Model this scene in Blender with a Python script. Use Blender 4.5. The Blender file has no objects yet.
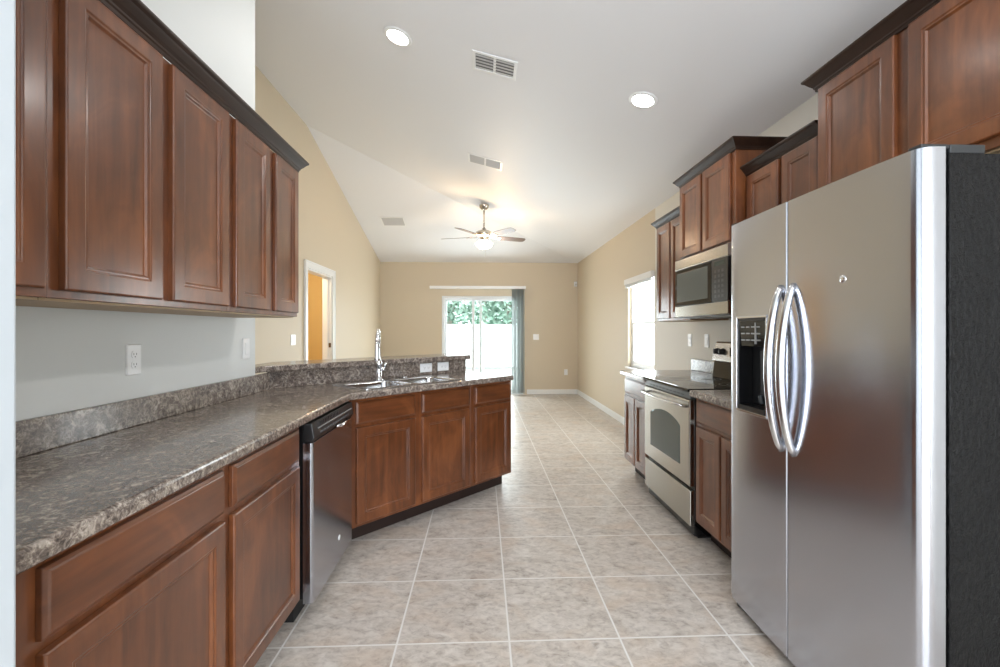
import bpy, bmesh, math, random
from mathutils import Vector, Matrix, noise
from mathutils.geometry import tessellate_polygon
random.seed(7)
PI = math.pi
S = bpy.context.scene
COL = S.collection

# ------------------------------------------------------------------ camera
cam_d = bpy.data.cameras.new('camera')
cam = bpy.data.objects.new('camera', cam_d)
COL.objects.link(cam)
cam_d.sensor_width = 36.0
cam_d.lens = 16.0
cam_d.shift_y = -2.5 / 1000
cam_d.clip_start = 0.02
cam_d.clip_end = 300
cam.location = (0, 0, 1.27)
cam.rotation_euler = (PI / 2, 0, -math.atan(18 / 444.4))
S.camera = cam

# ------------------------------------------------------------------ world, light, exposure
S.view_settings.view_transform = 'Standard'
S.view_settings.look = 'None'
S.view_settings.gamma = 1
S.view_settings.use_curve_mapping = False
S.view_settings.exposure = 0.26
w = bpy.data.worlds.new('sky')
S.world = w
w.use_nodes = True
bg = w.node_tree.nodes['Background']
bg.inputs[0].default_value = (0.86, 0.93, 1.0, 1)
bg.inputs[1].default_value = 3.2

def area(name, loc, rot, sx, sy, power, color):
    l = bpy.data.lights.new(name, 'AREA')
    l.shape = 'RECTANGLE'; l.size = sx; l.size_y = sy
    l.energy = power; l.color = color
    o = bpy.data.objects.new(name, l); COL.objects.link(o)
    o.location = loc; o.rotation_euler = rot
    return o
# daylight entering by the openings of the room (each lamp fills its opening)
area('daylight_slider', (-0.08, 9.02, 1.0), (-PI / 2, 0, 0), 1.5, 1.9, 60, (0.90, 0.95, 1.0))
area('daylight_side_window', (2.02, 5.33, 1.36), (0, PI / 2, 0), 1.05, 0.9, 34, (0.92, 0.96, 1.0))
area('added_back_window_light', (0.15, -2.63, 1.35), (PI / 2, 0, 0), 2.7, 1.9, 150, (0.86, 0.92, 1.0))  # lamp of an added, unseen window; brightens the room from behind
sun_d = bpy.data.lights.new('sun', 'SUN'); sun_d.energy = 3.0; sun_d.angle = 0.02
sun = bpy.data.objects.new('sun', sun_d); COL.objects.link(sun)
sun.rotation_euler = (math.radians(38), math.radians(-14), 0)

# ------------------------------------------------------------------ materials
def srgb(r, g, b):
    f = lambda c: (c / 255 / 12.92) if c / 255 <= 0.04045 else ((c / 255 + 0.055) / 1.055) ** 2.4
    return (f(r), f(g), f(b), 1)

class Mat:
    def __init__(s, name):
        s.m = bpy.data.materials.new(name); s.m.use_nodes = True
        s.t = s.m.node_tree; s.b = s.t.nodes['Principled BSDF']
    def n(s, typ, **kw):
        nd = s.t.nodes.new(typ)
        for k, v in kw.items(): setattr(nd, k, v)
        return nd
    def l(s, a, b): s.t.links.new(a, b)
    def setv(s, **kw):
        for k, v in kw.items(): s.b.inputs[k.replace('_', ' ')].default_value = v
        return s
    def coord(s, scale=(1, 1, 1), kind='Object'):
        tc = s.n('ShaderNodeTexCoord'); mp = s.n('ShaderNodeMapping')
        mp.inputs['Scale'].default_value = scale
        s.l(tc.outputs[kind], mp.inputs[0]); return mp.outputs[0]
    def noise(s, vec, scale, detail=4, rough=0.5, dist=0):
        nd = s.n('ShaderNodeTexNoise'); s.l(vec, nd.inputs['Vector'])
        nd.inputs['Scale'].default_value = scale; nd.inputs['Detail'].default_value = detail
        nd.inputs['Roughness'].default_value = rough; nd.inputs['Distortion'].default_value = dist
        return nd.outputs['Fac']
    def ramp(s, fac, stops):
        r = s.n('ShaderNodeValToRGB'); s.l(fac, r.inputs[0])
        e = r.color_ramp.elements
        while len(e) < len(stops): e.new(0.5)
        for i, (p, c) in enumerate(stops): e[i].position = p; e[i].color = c
        return r.outputs[0]
    def mix(s, fac, a, b, mode='MIX'):
        m = s.n('ShaderNodeMix', data_type='RGBA', blend_type=mode)
        for idx, v in ((0, fac), (6, a), (7, b)):
            if hasattr(v, 'is_linked') or hasattr(v, 'links'): s.l(v, m.inputs[idx])
            else: m.inputs[idx].default_value = v
        return m.outputs[2]
    def bump(s, fac, strength, dist=0.001):
        b = s.n('ShaderNodeBump'); b.inputs['Strength'].default_value = strength
        b.inputs['Distance'].default_value = dist
        s.l(fac, b.inputs['Height']); s.l(b.outputs[0], s.b.inputs['Normal'])

def plain(name, col, rough=0.5, metal=0.0, **kw):
    m = Mat(name); m.setv(Base_Color=col, Roughness=rough, Metallic=metal, **kw); return m.m

def wood(name, horiz, dark=(68, 36, 17), mid=(102, 57, 30), light=(138, 82, 46), rough=0.30, coat=0.3):
    m = Mat(name)
    v = m.coord((2.2, 30, 30) if horiz else (30, 30, 2.2))
    g = m.noise(v, 1.0, 4, 0.55, 0.5)
    v2 = m.coord((1.4, 2.6, 2.6) if horiz else (2.6, 2.6, 1.4))
    big = m.noise(v2, 2.2, 4, 0.6, 0.8)
    grain = m.ramp(g, [(0.25, srgb(*dark)), (0.5, srgb(*mid)), (0.8, srgb(*light))])
    blotch = m.ramp(big, [(0.32, srgb(*dark)), (0.5, srgb(*mid)), (0.68, srgb(*light))])
    m.l(m.mix(0.55, grain, blotch), m.b.inputs['Base Color'])
    m.setv(Roughness=rough)
    m.b.inputs['Coat Weight'].default_value = coat
    m.b.inputs['Coat Roughness'].default_value = 0.18
    m.bump(g, 0.03)
    if coat == 0: m.b.inputs['Specular IOR Level'].default_value = 0.25
    return m.m
W_V = wood('cherry_wood_upright_grain', False)
W_H = wood('cherry_wood_level_grain', True)
W_CROWN = wood('dark_crown_wood', True, (30, 18, 12), (42, 26, 18), (56, 36, 25), 0.38, 0.0)
TOE = plain('dark_toe_kick', srgb(38, 22, 16), 0.6)
CAB_IN = plain('cabinet_underside', srgb(176, 150, 116), 0.5)

def wall_mat(name, col):
    m = Mat(name)
    g = m.noise(m.coord((1, 1, 1)), 220, 3, 0.6)
    m.bump(g, 0.12, 0.0006); m.setv(Base_Color=col, Roughness=0.55)
    return m.m
GREY = wall_mat('pale_grey_wall_paint', srgb(221, 224, 223))
BEIGE = wall_mat('beige_wall_paint', srgb(208, 194, 170))
CEIL = wall_mat('white_ceiling_paint', srgb(232, 232, 233))
OCHRE = wall_mat('ochre_wall_paint', srgb(220, 190, 128))
WHITE = plain('white_trim_paint', srgb(238, 238, 236), 0.3)
LOUV = plain('vent_louver_paint', srgb(196, 196, 196), 0.5)
PLAST = plain('white_plastic', srgb(240, 241, 242), 0.3)
SLOT = plain('socket_slot', srgb(70, 70, 70), 0.5)

def floor_mat():
    m = Mat('mottled_floor_tile')
    T = 0.4572
    tc = m.n('ShaderNodeTexCoord'); mp = m.n('ShaderNodeMapping')
    mp.inputs['Location'].default_value = (-0.112 + 100 * T, -1.816 + 100 * T, 0)
    m.l(tc.outputs['Object'], mp.inputs[0])
    br = m.n('ShaderNodeTexBrick', offset=0.0, squash=1.0)
    m.l(mp.outputs[0], br.inputs['Vector'])
    br.inputs['Scale'].default_value = 1.0
    br.inputs['Brick Width'].default_value = T; br.inputs['Row Height'].default_value = T
    br.inputs['Mortar Size'].default_value = 0.0046; br.inputs['Mortar Smooth'].default_value = 0.25
    br.inputs['Color1'].default_value = (0, 0, 0, 1); br.inputs['Color2'].default_value = (1, 1, 1, 1)
    # per tile offset of the pattern
    sc = m.n('ShaderNodeVectorMath', operation='SCALE'); sc.inputs['Scale'].default_value = 7.0
    m.l(br.outputs['Color'], sc.inputs[0])
    ad = m.n('ShaderNodeVectorMath', operation='ADD')
    m.l(tc.outputs['Object'], ad.inputs[0]); m.l(sc.outputs[0], ad.inputs[1])
    mp2 = m.n('ShaderNodeMapping'); mp2.inputs['Scale'].default_value = (1, 1.5, 1)
    mp2.inputs['Rotation'].default_value = (0, 0, 0.5)
    m.l(ad.outputs[0], mp2.inputs[0])
    n1 = m.noise(mp2.outputs[0], 8, 6, 0.62, 1.1)
    n2 = m.noise(mp2.outputs[0], 28, 5, 0.65, 0.6)
    n3 = m.noise(mp2.outputs[0], 3.2, 4, 0.5, 1.0)
    c1 = m.ramp(n1, [(0.32, srgb(152, 141, 130)), (0.46, srgb(190, 181, 171)), (0.66, srgb(214, 207, 199))])
    c2 = m.ramp(n2, [(0.33, srgb(130, 119, 110)), (0.5, srgb(194, 185, 176)), (0.7, srgb(220, 213, 204))])
    c = m.mix(0.45, c1, c2)
    tan = m.ramp(n3, [(0.5, (0, 0, 0, 1)), (0.72, (0.3, 0.3, 0.3, 1))])
    c = m.mix(tan, c, srgb(204, 176, 148))
    c = m.mix(br.outputs['Fac'], c, srgb(226, 223, 218))
    m.l(c, m.b.inputs['Base Color'])
    m.setv(Roughness=0.34)
    inv = m.n('ShaderNodeMath', operation='SUBTRACT'); inv.inputs[0].default_value = 1.0
    m.l(br.outputs['Fac'], inv.inputs[1])
    m.bump(inv.outputs[0], 0.5, 0.0015)
    return m.m
FLOOR = floor_mat()

def granite(name, rough, glaze=0.0, warm=0):
    m = Mat(name)
    v = m.coord((1, 1, 1))
    a = m.noise(v, 24, 7, 0.78, 1.6)
    b = m.noise(v, 62, 5, 0.75, 1.4)
    c = m.noise(v, 9, 4, 0.55, 1.0)
    ca = m.ramp(a, [(0.38, srgb(32, 26, 24)), (0.46, srgb(88, 76, 70)), (0.53, srgb(138, 124, 113)), (0.60, srgb(218, 206, 192))])
    cb = m.ramp(b, [(0.40, srgb(36, 30, 28)), (0.5, srgb(108, 96, 88)), (0.63, srgb(204, 192, 180))])
    col = m.mix(0.48, ca, cb)
    cc = m.ramp(c, [(0.35, srgb(104, 97, 93)), (0.7, srgb(146, 132, 120))])
    col = m.mix(0.2, col, cc)
    m.l(col, m.b.inputs['Base Color']); m.setv(Roughness=rough)
    m.b.inputs['Coat Weight'].default_value = glaze
    m.b.inputs['Coat Roughness'].default_value = 0.08
    return m.m
GRAN = granite('speckled_granite_laminate', 0.24, 0.3)

def steel(name, col=(0.52, 0.54, 0.60, 1), rough=0.2, aniso=0.6, streak='z', s=1.0):
    m = Mat(name)
    m.setv(Base_Color=col, Metallic=1.0, Roughness=rough)
    sc = {'z': (260, 260, 2), 'h': (2, 2, 300), 'x': (2, 300, 300)}[streak]
    n = m.noise(m.coord(sc), 1.0, 3, 0.6)
    r = m.n('ShaderNodeMapRange'); m.l(n, r.inputs[0])
    r.inputs[3].default_value = rough * 0.97; r.inputs[4].default_value = rough * 1.03
    m.l(r.outputs[0], m.b.inputs['Roughness'])
    m.b.inputs['Anisotropic'].default_value = aniso
    tg = m.n('ShaderNodeTangent', direction_type='RADIAL', axis='Z')
    m.b.inputs['Anisotropic Rotation'].default_value = 0.25
    m.l(tg.outputs[0], m.b.inputs['Tangent'])
    return m.m
STEEL = steel('brushed_stainless_steel')
STEEL_R = steel('reflection_tinted_steel', (0.44, 0.42, 0.38, 1), 0.24)  # warm reflection of the surroundings is put into the steel colour
STEEL_P = plain('satin_steel', (0.66, 0.66, 0.67, 1), 0.2, 1.0)
SINKM = plain('sink_steel', (0.72, 0.73, 0.74, 1), 0.16, 1.0)
CHROME = plain('polished_chrome', (0.82, 0.82, 0.84, 1), 0.07, 1.0)
NICKEL = plain('brushed_nickel', (0.62, 0.57, 0.50, 1), 0.25, 1.0)
BLACK = plain('black_plastic', srgb(18, 18, 19), 0.3)
BGLOSS = plain('black_glass', srgb(10, 10, 11), 0.05)
BMAT = plain('dark_gasket', srgb(14, 14, 15), 0.6)
def black_texture():
    m = Mat('textured_black_enamel')
    m.setv(Base_Color=srgb(14, 14, 15), Roughness=0.3)
    m.b.inputs['Specular IOR Level'].default_value = 0.16
    n = m.noise(m.coord((1, 1, .6)), 85, 3, 0.7, 0.8)
    m.bump(n, 1.0, 0.006)
    return m.m
FRSIDE = black_texture()
OVGLASS = plain('oven_window_glass', srgb(74, 86, 84), 0.06)
MWGLASS = plain('microwave_window_glass', srgb(92, 98, 96), 0.12)
GREYBTN = plain('grey_buttons', srgb(150, 150, 150), 0.4)
MARK = plain('white_print', srgb(210, 210, 210), 0.5)
def emis(name, col, st):
    m = Mat(name); m.b.inputs['Emission Color'].default_value = col
    m.b.inputs['Emission Strength'].default_value = st
    m.setv(Base_Color=(0.9, 0.9, 0.9, 1)); return m.m
LENS = emis('lit_lamp_lens', (1, 0.98, 0.95, 1), 14)
BOWL = emis('lit_frosted_bowl', (1, 0.86, 0.66, 1), 6)
FANBL_T = plain('fan_blade_wood', srgb(112, 92, 78), 0.4)
VANE = plain('grey_vinyl_vane', srgb(188, 194, 192), 0.5)
def pane():
    m = bpy.data.materials.new('clear_glass'); m.use_nodes = True
    t = m.node_tree; t.nodes.clear()
    o = t.nodes.new('ShaderNodeOutputMaterial'); mx = t.nodes.new('ShaderNodeMixShader')
    tr = t.nodes.new('ShaderNodeBsdfTransparent'); gl = t.nodes.new('ShaderNodeBsdfGlossy')
    fr = t.nodes.new('ShaderNodeLayerWeight'); fr.inputs[0].default_value = 0.25
    tr.inputs[0].default_value = (0.97, 0.99, 0.98, 1); gl.inputs['Roughness'].default_value = 0.02
    pw = t.nodes.new('ShaderNodeMath'); pw.operation = 'POWER'; pw.inputs[1].default_value = 4
    t.links.new(fr.outputs['Facing'], pw.inputs[0]); mu = t.nodes.new('ShaderNodeMath'); mu.operation = 'MULTIPLY'; mu.inputs[1].default_value = 0.5
    t.links.new(pw.outputs[0], mu.inputs[0]); t.links.new(mu.outputs[0], mx.inputs[0]); t.links.new(tr.outputs[0], mx.inputs[1])
    t.links.new(gl.outputs[0], mx.inputs[2]); t.links.new(mx.outputs[0], o.inputs[0])
    return m
GLASS = pane()

# ------------------------------------------------------------------ mesh helpers
class MB:
    def __init__(s): s.v = []; s.f = []; s.mi = []; s.sm = []
    def face(s, idx, mi=0, smooth=False): s.f.append(idx); s.mi.append(mi); s.sm.append(smooth)
    def box(s, a, b, mi=0):
        x0, y0, z0 = [min(a[i], b[i]) for i in range(3)]; x1, y1, z1 = [max(a[i], b[i]) for i in range(3)]
        n = len(s.v)
        s.v += [(x0, y0, z0), (x1, y0, z0), (x1, y1, z0), (x0, y1, z0), (x0, y0, z1), (x1, y0, z1), (x1, y1, z1), (x0, y1, z1)]
        for q in ((0, 3, 2, 1), (4, 5, 6, 7), (0, 1, 5, 4), (1, 2, 6, 5), (2, 3, 7, 6), (3, 0, 4, 7)):
            s.face([n + i for i in q], mi)
        return s
    def prism(s, poly, z0, z1, mi=0, holes=()):
        """poly: list of (x, y); extruded between z0 and z1 (z may be a function of x, y)"""
        f0 = z0 if callable(z0) else (lambda x, y: z0); f1 = z1 if callable(z1) else (lambda x, y: z1)
        loops = [poly] + list(holes); n = len(s.v); flat = [p for lp in loops for p in lp]
        s.v += [(x, y, f0(x, y)) for x, y in flat] + [(x, y, f1(x, y)) for x, y in flat]
        k = len(flat)
        if len(loops) == 1:
            s.face([n + i for i in range(k)][::-1], mi); s.face([n + k + i for i in range(k)], mi)
        else:
            for t in tessellate_polygon([[Vector((x, y, 0)) for x, y in lp] for lp in loops]):
                s.face([n + i for i in t], mi); s.face([n + k + i for i in t][::-1], mi)
        o = n
        for lp in loops:
            m = len(lp)
            for i in range(m):
                j = (i + 1) % m
                s.face([o + i, o + j, o + j + k, o + i + k], mi)
            o += m
        return s
    def rings(s, rings, cap0=True, cap1=True, mi=0, smooth=False, closed=True):
        n = len(s.v); m = len(rings[0])
        for r in rings: s.v += [tuple(p) for p in r]
        for a in range(len(rings) - 1):
            for i in range(m if closed else m - 1):
                j = (i + 1) % m
                s.face([n + a * m + i, n + a * m + j, n + (a + 1) * m + j, n + (a + 1) * m + i], mi, smooth)
        if cap0: s.face([n + i for i in range(m)][::-1], mi)
        if cap1: s.face([n + (len(rings) - 1) * m + i for i in range(m)], mi)
        return s
    def lathe(s, prof, c=(0, 0, 0), seg=24, mi=0, smooth=True, axis='z'):
        rr = []
        for r, z in prof:
            ring = []
            for i in range(seg):
                a = 2 * PI * i / seg; x, y = r * math.cos(a), r * math.sin(a)
                p = {'z': (x, y, z), 'x': (z, x, y), 'y': (x, z, y)}[axis]
                ring.append((c[0] + p[0], c[1] + p[1], c[2] + p[2]))
            rr.append(ring)
        return s.rings(rr, True, True, mi, smooth)
    def tube(s, pts, rad, seg=12, mi=0, flat=1.0):
        P = [Vector(p) for p in pts]; rr = []
        up = None
        for i, p in enumerate(P):
            d = (P[min(i + 1, len(P) - 1)] - P[max(i - 1, 0)]).normalized()
            if up is None:
                up = Vector((0, 0, 1)) if abs(d.z) < 0.9 else Vector((0, 1, 0))
            x = d.cross(up).normalized(); y = x.cross(d).normalized(); up = y
            r = rad[i] if isinstance(rad, (list, tuple)) else rad
            rr.append([p + x * r * math.cos(2 * PI * k / seg) + y * r * flat * math.sin(2 * PI * k / seg) for k in range(seg)])
        return s.rings(rr, True, True, mi, True)
    def build(s, name, mats, parent=None, bevel=0, seg=2):
        me = bpy.data.meshes.new(name); me.from_pydata(s.v, [], s.f)
        for m in (mats if isinstance(mats, (list, tuple)) else [mats]): me.materials.append(m)
        for i, p in enumerate(me.polygons): p.material_index = s.mi[i]; p.use_smooth = s.sm[i]
        bm = bmesh.new(); bm.from_mesh(me); bmesh.ops.recalc_face_normals(bm, faces=bm.faces); bm.to_mesh(me); bm.free()
        o = bpy.data.objects.new(name, me); COL.objects.link(o)
        if parent: o.parent = parent
        if bevel:
            b = o.modifiers.new('bevel', 'BEVEL'); b.width = bevel; b.segments = seg
            b.limit_method = 'ANGLE'; b.angle_limit = math.radians(35); b.harden_normals = False
        return o

def thing(name, label, cat, loc=(0, 0, 0), rz=0, group=None, rot=None):
    o = bpy.data.objects.new(name, None); COL.objects.link(o)
    o.empty_display_size = 0.05
    o.location = loc; o.rotation_euler = rot or (0, 0, rz)
    o['label'] = label; o['category'] = cat
    if group: o['group'] = group
    return o
def tag(o, label, cat, group=None):
    o['label'] = label; o['category'] = cat
    if group: o['group'] = group
    return o
def struct(o): o['kind'] = 'structure'; return o
def dup(root, loc, label, rot=None):
    r = root.copy(); COL.objects.link(r); r.location = loc; r['label'] = label
    if rot is not None: r.rotation_euler = rot
    for ch in list(root.children):
        c = ch.copy(); COL.objects.link(c); c.parent = r
        for g in list(ch.children):
            d = g.copy(); COL.objects.link(d); d.parent = c
    return r
def pp(o, label): o['label'] = label; return o

# ------------------------------------------------------------------ room shell
XR, XL, YF, YB = 1.93, -2.017, 8.9, -2.6
def cz(x, y):
    return min(2.64 + (XR - x) * (1.0 / (XR - XL)), 2.64 + (YF - y) * (1.0 / (YF - 5.21)))
def cright(x, y): return 2.64 + (XR - x) * (1.0 / (XR - XL))
TH = 0.12

struct(MB().prism([(XL - 3.2, YB - TH), (XR + TH, YB - TH), (XR + TH, YF + TH), (XL - 3.2, YF + TH)], -0.08, 0).build('floor', FLOOR))
# ceiling: two vault planes meeting on a hip
c = MB()
R = [(XR, YB, 2.64), (XR, YF, 2.64), (XL, 5.21, 3.64), (XL, YB, 3.64)]
Fp = [(XR, YF, 2.64), (XL, YF, 2.64), (XL, 5.21, 3.64)]
n = 0
c.v = R + [(XL, YF, 2.64)] + [(x, y, z + 0.15) for x, y, z in R] + [(XL, YF, 2.79)]
c.face([0, 1, 2, 3]); c.face([1, 4, 2]); c.face([5, 8, 7, 6]); c.face([6, 7, 9])
c.face([0, 5, 6, 1]); c.face([1, 6, 9, 4]); c.face([4, 9, 7, 2]); c.face([2, 7, 8, 3]); c.face([3, 8, 5, 0])
struct(c.build('ceiling', CEIL))

def ywall(name, x0, x1, cuts, mat, y0, y1, top, openings=()):
    """wall standing along Y between x0..x1; openings (ya, yb, za, zb)"""
    m = MB(); ys = sorted(set([y0, y1] + list(cuts) + [o[0] for o in openings] + [o[1] for o in openings]))
    for a, b in zip(ys[:-1], ys[1:]):
        op = [o for o in openings if o[0] <= a + 1e-6 and o[1] >= b - 1e-6]
        segs = [(0, None)] if not op else ([(0, op[0][2])] if op[0][2] > 0 else []) + [(op[0][3], None)]
        for za, zb in segs:
            f = (lambda x, y: top(y)) if zb is None else zb
            m.prism([(x0, a), (x1, a), (x1, b), (x0, b)], za, f)
    # weld
    o = m.build(name, mat); return struct(o)
def xwall(name, y0, y1, cuts, mat, x0, x1, top, openings=()):
    m = MB(); xs = sorted(set([x0, x1] + list(cuts) + [o[0] for o in openings] + [o[1] for o in openings]))
    for a, b in zip(xs[:-1], xs[1:]):
        op = [o for o in openings if o[0] <= a + 1e-6 and o[1] >= b - 1e-6]
        segs = [(0, None)] if not op else ([(0, op[0][2])] if op[0][2] > 0 else []) + [(op[0][3], None)]
        for za, zb in segs:
            f = (lambda x, y: top(x)) if zb is None else zb
            m.prism([(a, y0), (b, y0), (b, y1), (a, y1)], za, f)
    return struct(m.build(name, mat))

WIN = (4.90, 5.80, 0.80, 1.93)
ywall('wall_right', XR, XR + TH, [], BEIGE, 4.88, YF, lambda y: 2.64, [WIN])
ywall('wall_right_kitchen', XR, XR + TH, [], wall_mat('pale_warm_wall_paint', srgb(222, 218, 208)), YB, 4.88, lambda y: 2.64)
DOOR = (5.20, 6.06, 0.0, 2.0)
ywall('wall_left_entry', XL - TH, XL, [], GREY, YB, 0.6, lambda y: 3.64)
ywall('wall_left', XL - TH, XL, [5.21], BEIGE, 0.6, YF, lambda y: min(3.64, 2.64 + (YF - y) / (YF - 5.21)), [DOOR])
SL = (-0.80, 0.83, 0.0, 1.97)
xwall('wall_far', YF, YF + TH, [], BEIGE, XL, XR, lambda x: 2.64, [SL])
BW = (-1.25, 1.55, 0.35, 2.35)
xwall('wall_back', YB - TH, YB, [], GREY, XL, XR, lambda x: cright(x, 0), [BW])
KX = -1.315
struct(MB().prism([(KX - 0.11, 0.70), (KX, 0.70), (KX, 2.637), (KX - 0.11, 2.637)], 0, lambda x, y: cright(x, y)).build('wall_kitchen', GREY, None, 0.004))
struct(MB().prism([(XL, 0.55), (-0.70, 0.55), (-0.70, 0.70), (XL, 0.70)], 0, lambda x, y: cright(x, y)).build('wall_entry', wall_mat('shaded_grey_wall_paint', srgb(196, 204, 210)), None, 0.006))  # shade put into the paint: darker grey offsets the overlit wall end
# bar wall of the peninsula, at 45 degrees
q = 1 / math.sqrt(2)
def sk(s_, k): return ((s_ * 2 ** .5 + k) / 2, (s_ * 2 ** .5 - k) / 2)   # s along the front, k = X - Y
SEND = 3.80 * q
struct(MB().prism([(KX, KX + 4.105), (KX, KX + 4.27), sk(SEND, -4.27), sk(SEND, -4.105)], 0, 1.021).build('wall_peninsula', BEIGE))

# baseboards
def board(name, a, b, side):
    m = MB(); (x0, y0), (x1, y1) = a, b
    t = 0.014; dx, dy = side
    if abs(dx): m.box((x0, y0, 0.001), (x0 + dx * t, y1, 0.085)); m.box((x0, y0, 0.085), (x0 + dx * t * 0.6, y1, 0.095))
    else: m.box((x0, y0, 0.001), (x1, y0 + dy * t, 0.085)); m.box((x0, y0, 0.085), (x1, y0 + dy * t * 0.6, 0.095))
    return struct(m.build(name, WHITE, None, 0.003))
board('baseboard_right', (XR, 4.03), (XR, YF), (-1, 0))
board('baseboard_far', (0.90, YF), (XR - 0.014, YF), (0, -1))
board('baseboard_far_left', (XL, YF), (-0.86, YF), (0, -1))
board('baseboard_left', (XL, 6.14), (XL, YF - 0.014), (1, 0))
board('baseboard_left_near', (XL, 2.9), (XL, 5.12), (1, 0))

# hall behind the left doorway
h = MB()
h.box((XL - 1.5, 4.2, 0), (XL - 1.4, 7.6, 2.5)); h.box((XL - 1.4, 7.5, 0), (XL - TH, 7.6, 2.5)); h.box((XL - 1.4, 4.2, 0), (XL - TH, 4.3, 2.5))
struct(h.build('wall_hall', OCHRE))
struct(MB().box((XL - 1.5, 4.2, 2.5), (XL - TH, 7.6, 2.56)).build('ceiling_hall', CEIL))
hl = bpy.data.lights.new('hall_fill_light', 'POINT'); hl.energy = 36; hl.color = (1, 0.86, 0.65); hl.shadow_soft_size = 0.12  # unseen point light added to brighten the hall walls
ho = bpy.data.objects.new('hall_fill_light', hl); COL.objects.link(ho); ho.location = (XL - 0.7, 5.6, 2.3)

# door 1: cased opening with jamb
m = MB(); a, b, _, t = DOOR; cw = 0.085
for x in (XL, ):
    m.box((x, a - cw, 0), (x + 0.018, a, t + cw)); m.box((x, b, 0), (x + 0.018, b + cw, t + cw)); m.box((x, a, t), (x + 0.018, b, t + cw))
    m.box((x + 0.018, a - cw, 0), (x + 0.026, a - cw + 0.02, t + cw)); m.box((x + 0.018, b + cw - 0.02, 0), (x + 0.026, b + cw, t + cw)); m.box((x + 0.018, a - cw + 0.02, t + cw - 0.02), (x + 0.026, b + cw - 0.02, t + cw))
m.box((XL - TH, a, 0), (XL, a + 0.018, t)); m.box((XL - TH, b - 0.018, 0), (XL, b, t)); m.box((XL - TH, a + 0.018, t - 0.018), (XL, b - 0.018, t))
m.box((XL - 0.075, b - 0.03, 0), (XL - 0.04, b - 0.018, t - 0.018)); m.box((XL - 0.075, a + 0.018, 0), (XL - 0.04, a + 0.03, t - 0.018))
d1 = struct(m.build('door_1', WHITE, None, 0.003))
pp(MB().box((XL - 0.034, b - 0.0225, 1.05), (XL - 0.004, b - 0.018, 1.11)).build('strike_plate', plain('aged_brass', srgb(120, 96, 66), 0.4, 0.8), d1), 'small dark brass latch plate on the door jamb')

# door 2: the sliding glass door
ALU = plain('white_aluminium_frame', srgb(224, 228, 230), 0.35)
m = MB(); a, b, _, t = SL
y0, y1 = YF + 0.02, YF + 0.10
m.box((a, y0, 0), (a + 0.045, y1, t)); m.box((b - 0.045, y0, 0), (b, y1, t)); m.box((a + .045, y0, t - 0.045), (b - .045, y1, t)); m.box((a + .045, y0, 0), (b - .045, y1, 0.03))
d2 = struct(m.build('door_2', ALU, None, 0.003))
def sash(name, xa, xb, ya, yb, za, zb, fw, par, vert='x'):
    f = MB()
    def bx(p, q_):
        if vert == 'x': f.box((p[0], ya, p[1]), (q_[0], yb, q_[1]))
        else: f.box((ya, p[0], p[1]), (yb, q_[0], q_[1]))
    bx((xa, za), (xa + fw, zb)); bx((xb - fw, za), (xb, zb)); bx((xa + fw, za), (xb - fw, za + fw * 1.4)); bx((xa + fw, zb - fw), (xb - fw, zb))
    o = f.build('sash', WHITE if vert == 'y' else ALU, par, 0.003)
    g = MB(); ym = (ya + yb) / 2
    if vert == 'x': g.box((xa + fw, ym - 0.003, za + fw * 1.4), (xb - fw, ym + 0.003, zb - fw))
    else: g.box((ym - 0.003, xa + fw, za + fw * 1.4), (ym + 0.003, xb - fw, zb - fw))
    g.build('glass_pane', GLASS, o)
    return o
sash('sash', a + 0.046, 0.0, YF + 0.062, YF + 0.092, 0.031, t - 0.046, 0.05, d2)
s2 = sash('sash', -0.20, b - 0.046, YF + 0.025, YF + 0.055, 0.031, t - 0.046, 0.05, d2)
MB().box((-0.185, YF + 0.008, 0.92), (-0.160, YF + 0.025, 1.14)).build('pull_handle', ALU, d2, 0.004)

# vertical blind, drawn to the right
vb = thing('vertical_blind', 'grey vertical blind drawn to the right of the sliding glass door', 'blind', (0.72, YF - 0.09, 0.02))
m = MB(); m.box((-1.75, -0.03, 2.09), (0.15, 0.085, 2.13)); m.box((-1.75, -0.034, 2.085), (0.15, -0.03, 2.14))
pp(m.build('head_rail', WHITE, vb, 0.003), 'long white head rail')
for i in range(11):
    m = MB(); x = -0.115 + i * 0.0235; r_ = math.radians(72 + 5 * math.sin(i * 2.1)); rr = []
    for z in (0.02, 2.08):
        ring = []
        for k in range(5):
            u = (k - 2) / 2 * 0.044; bow = 0.006 * (1 - ((k - 2) / 2) ** 2)
            ring.append((x + u * math.cos(r_) - bow * math.sin(r_), u * math.sin(r_) + bow * math.cos(r_), z))
        for k in range(4, -1, -1):
            u = (k - 2) / 2 * 0.044; bow = 0.006 * (1 - ((k - 2) / 2) ** 2) + 0.0012
            ring.append((x + u * math.cos(r_) - bow * math.sin(r_), u * math.sin(r_) + bow * math.cos(r_), z))
        rr.append(ring)
    m.rings(rr); m.build('vane', VANE, vb)

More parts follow.
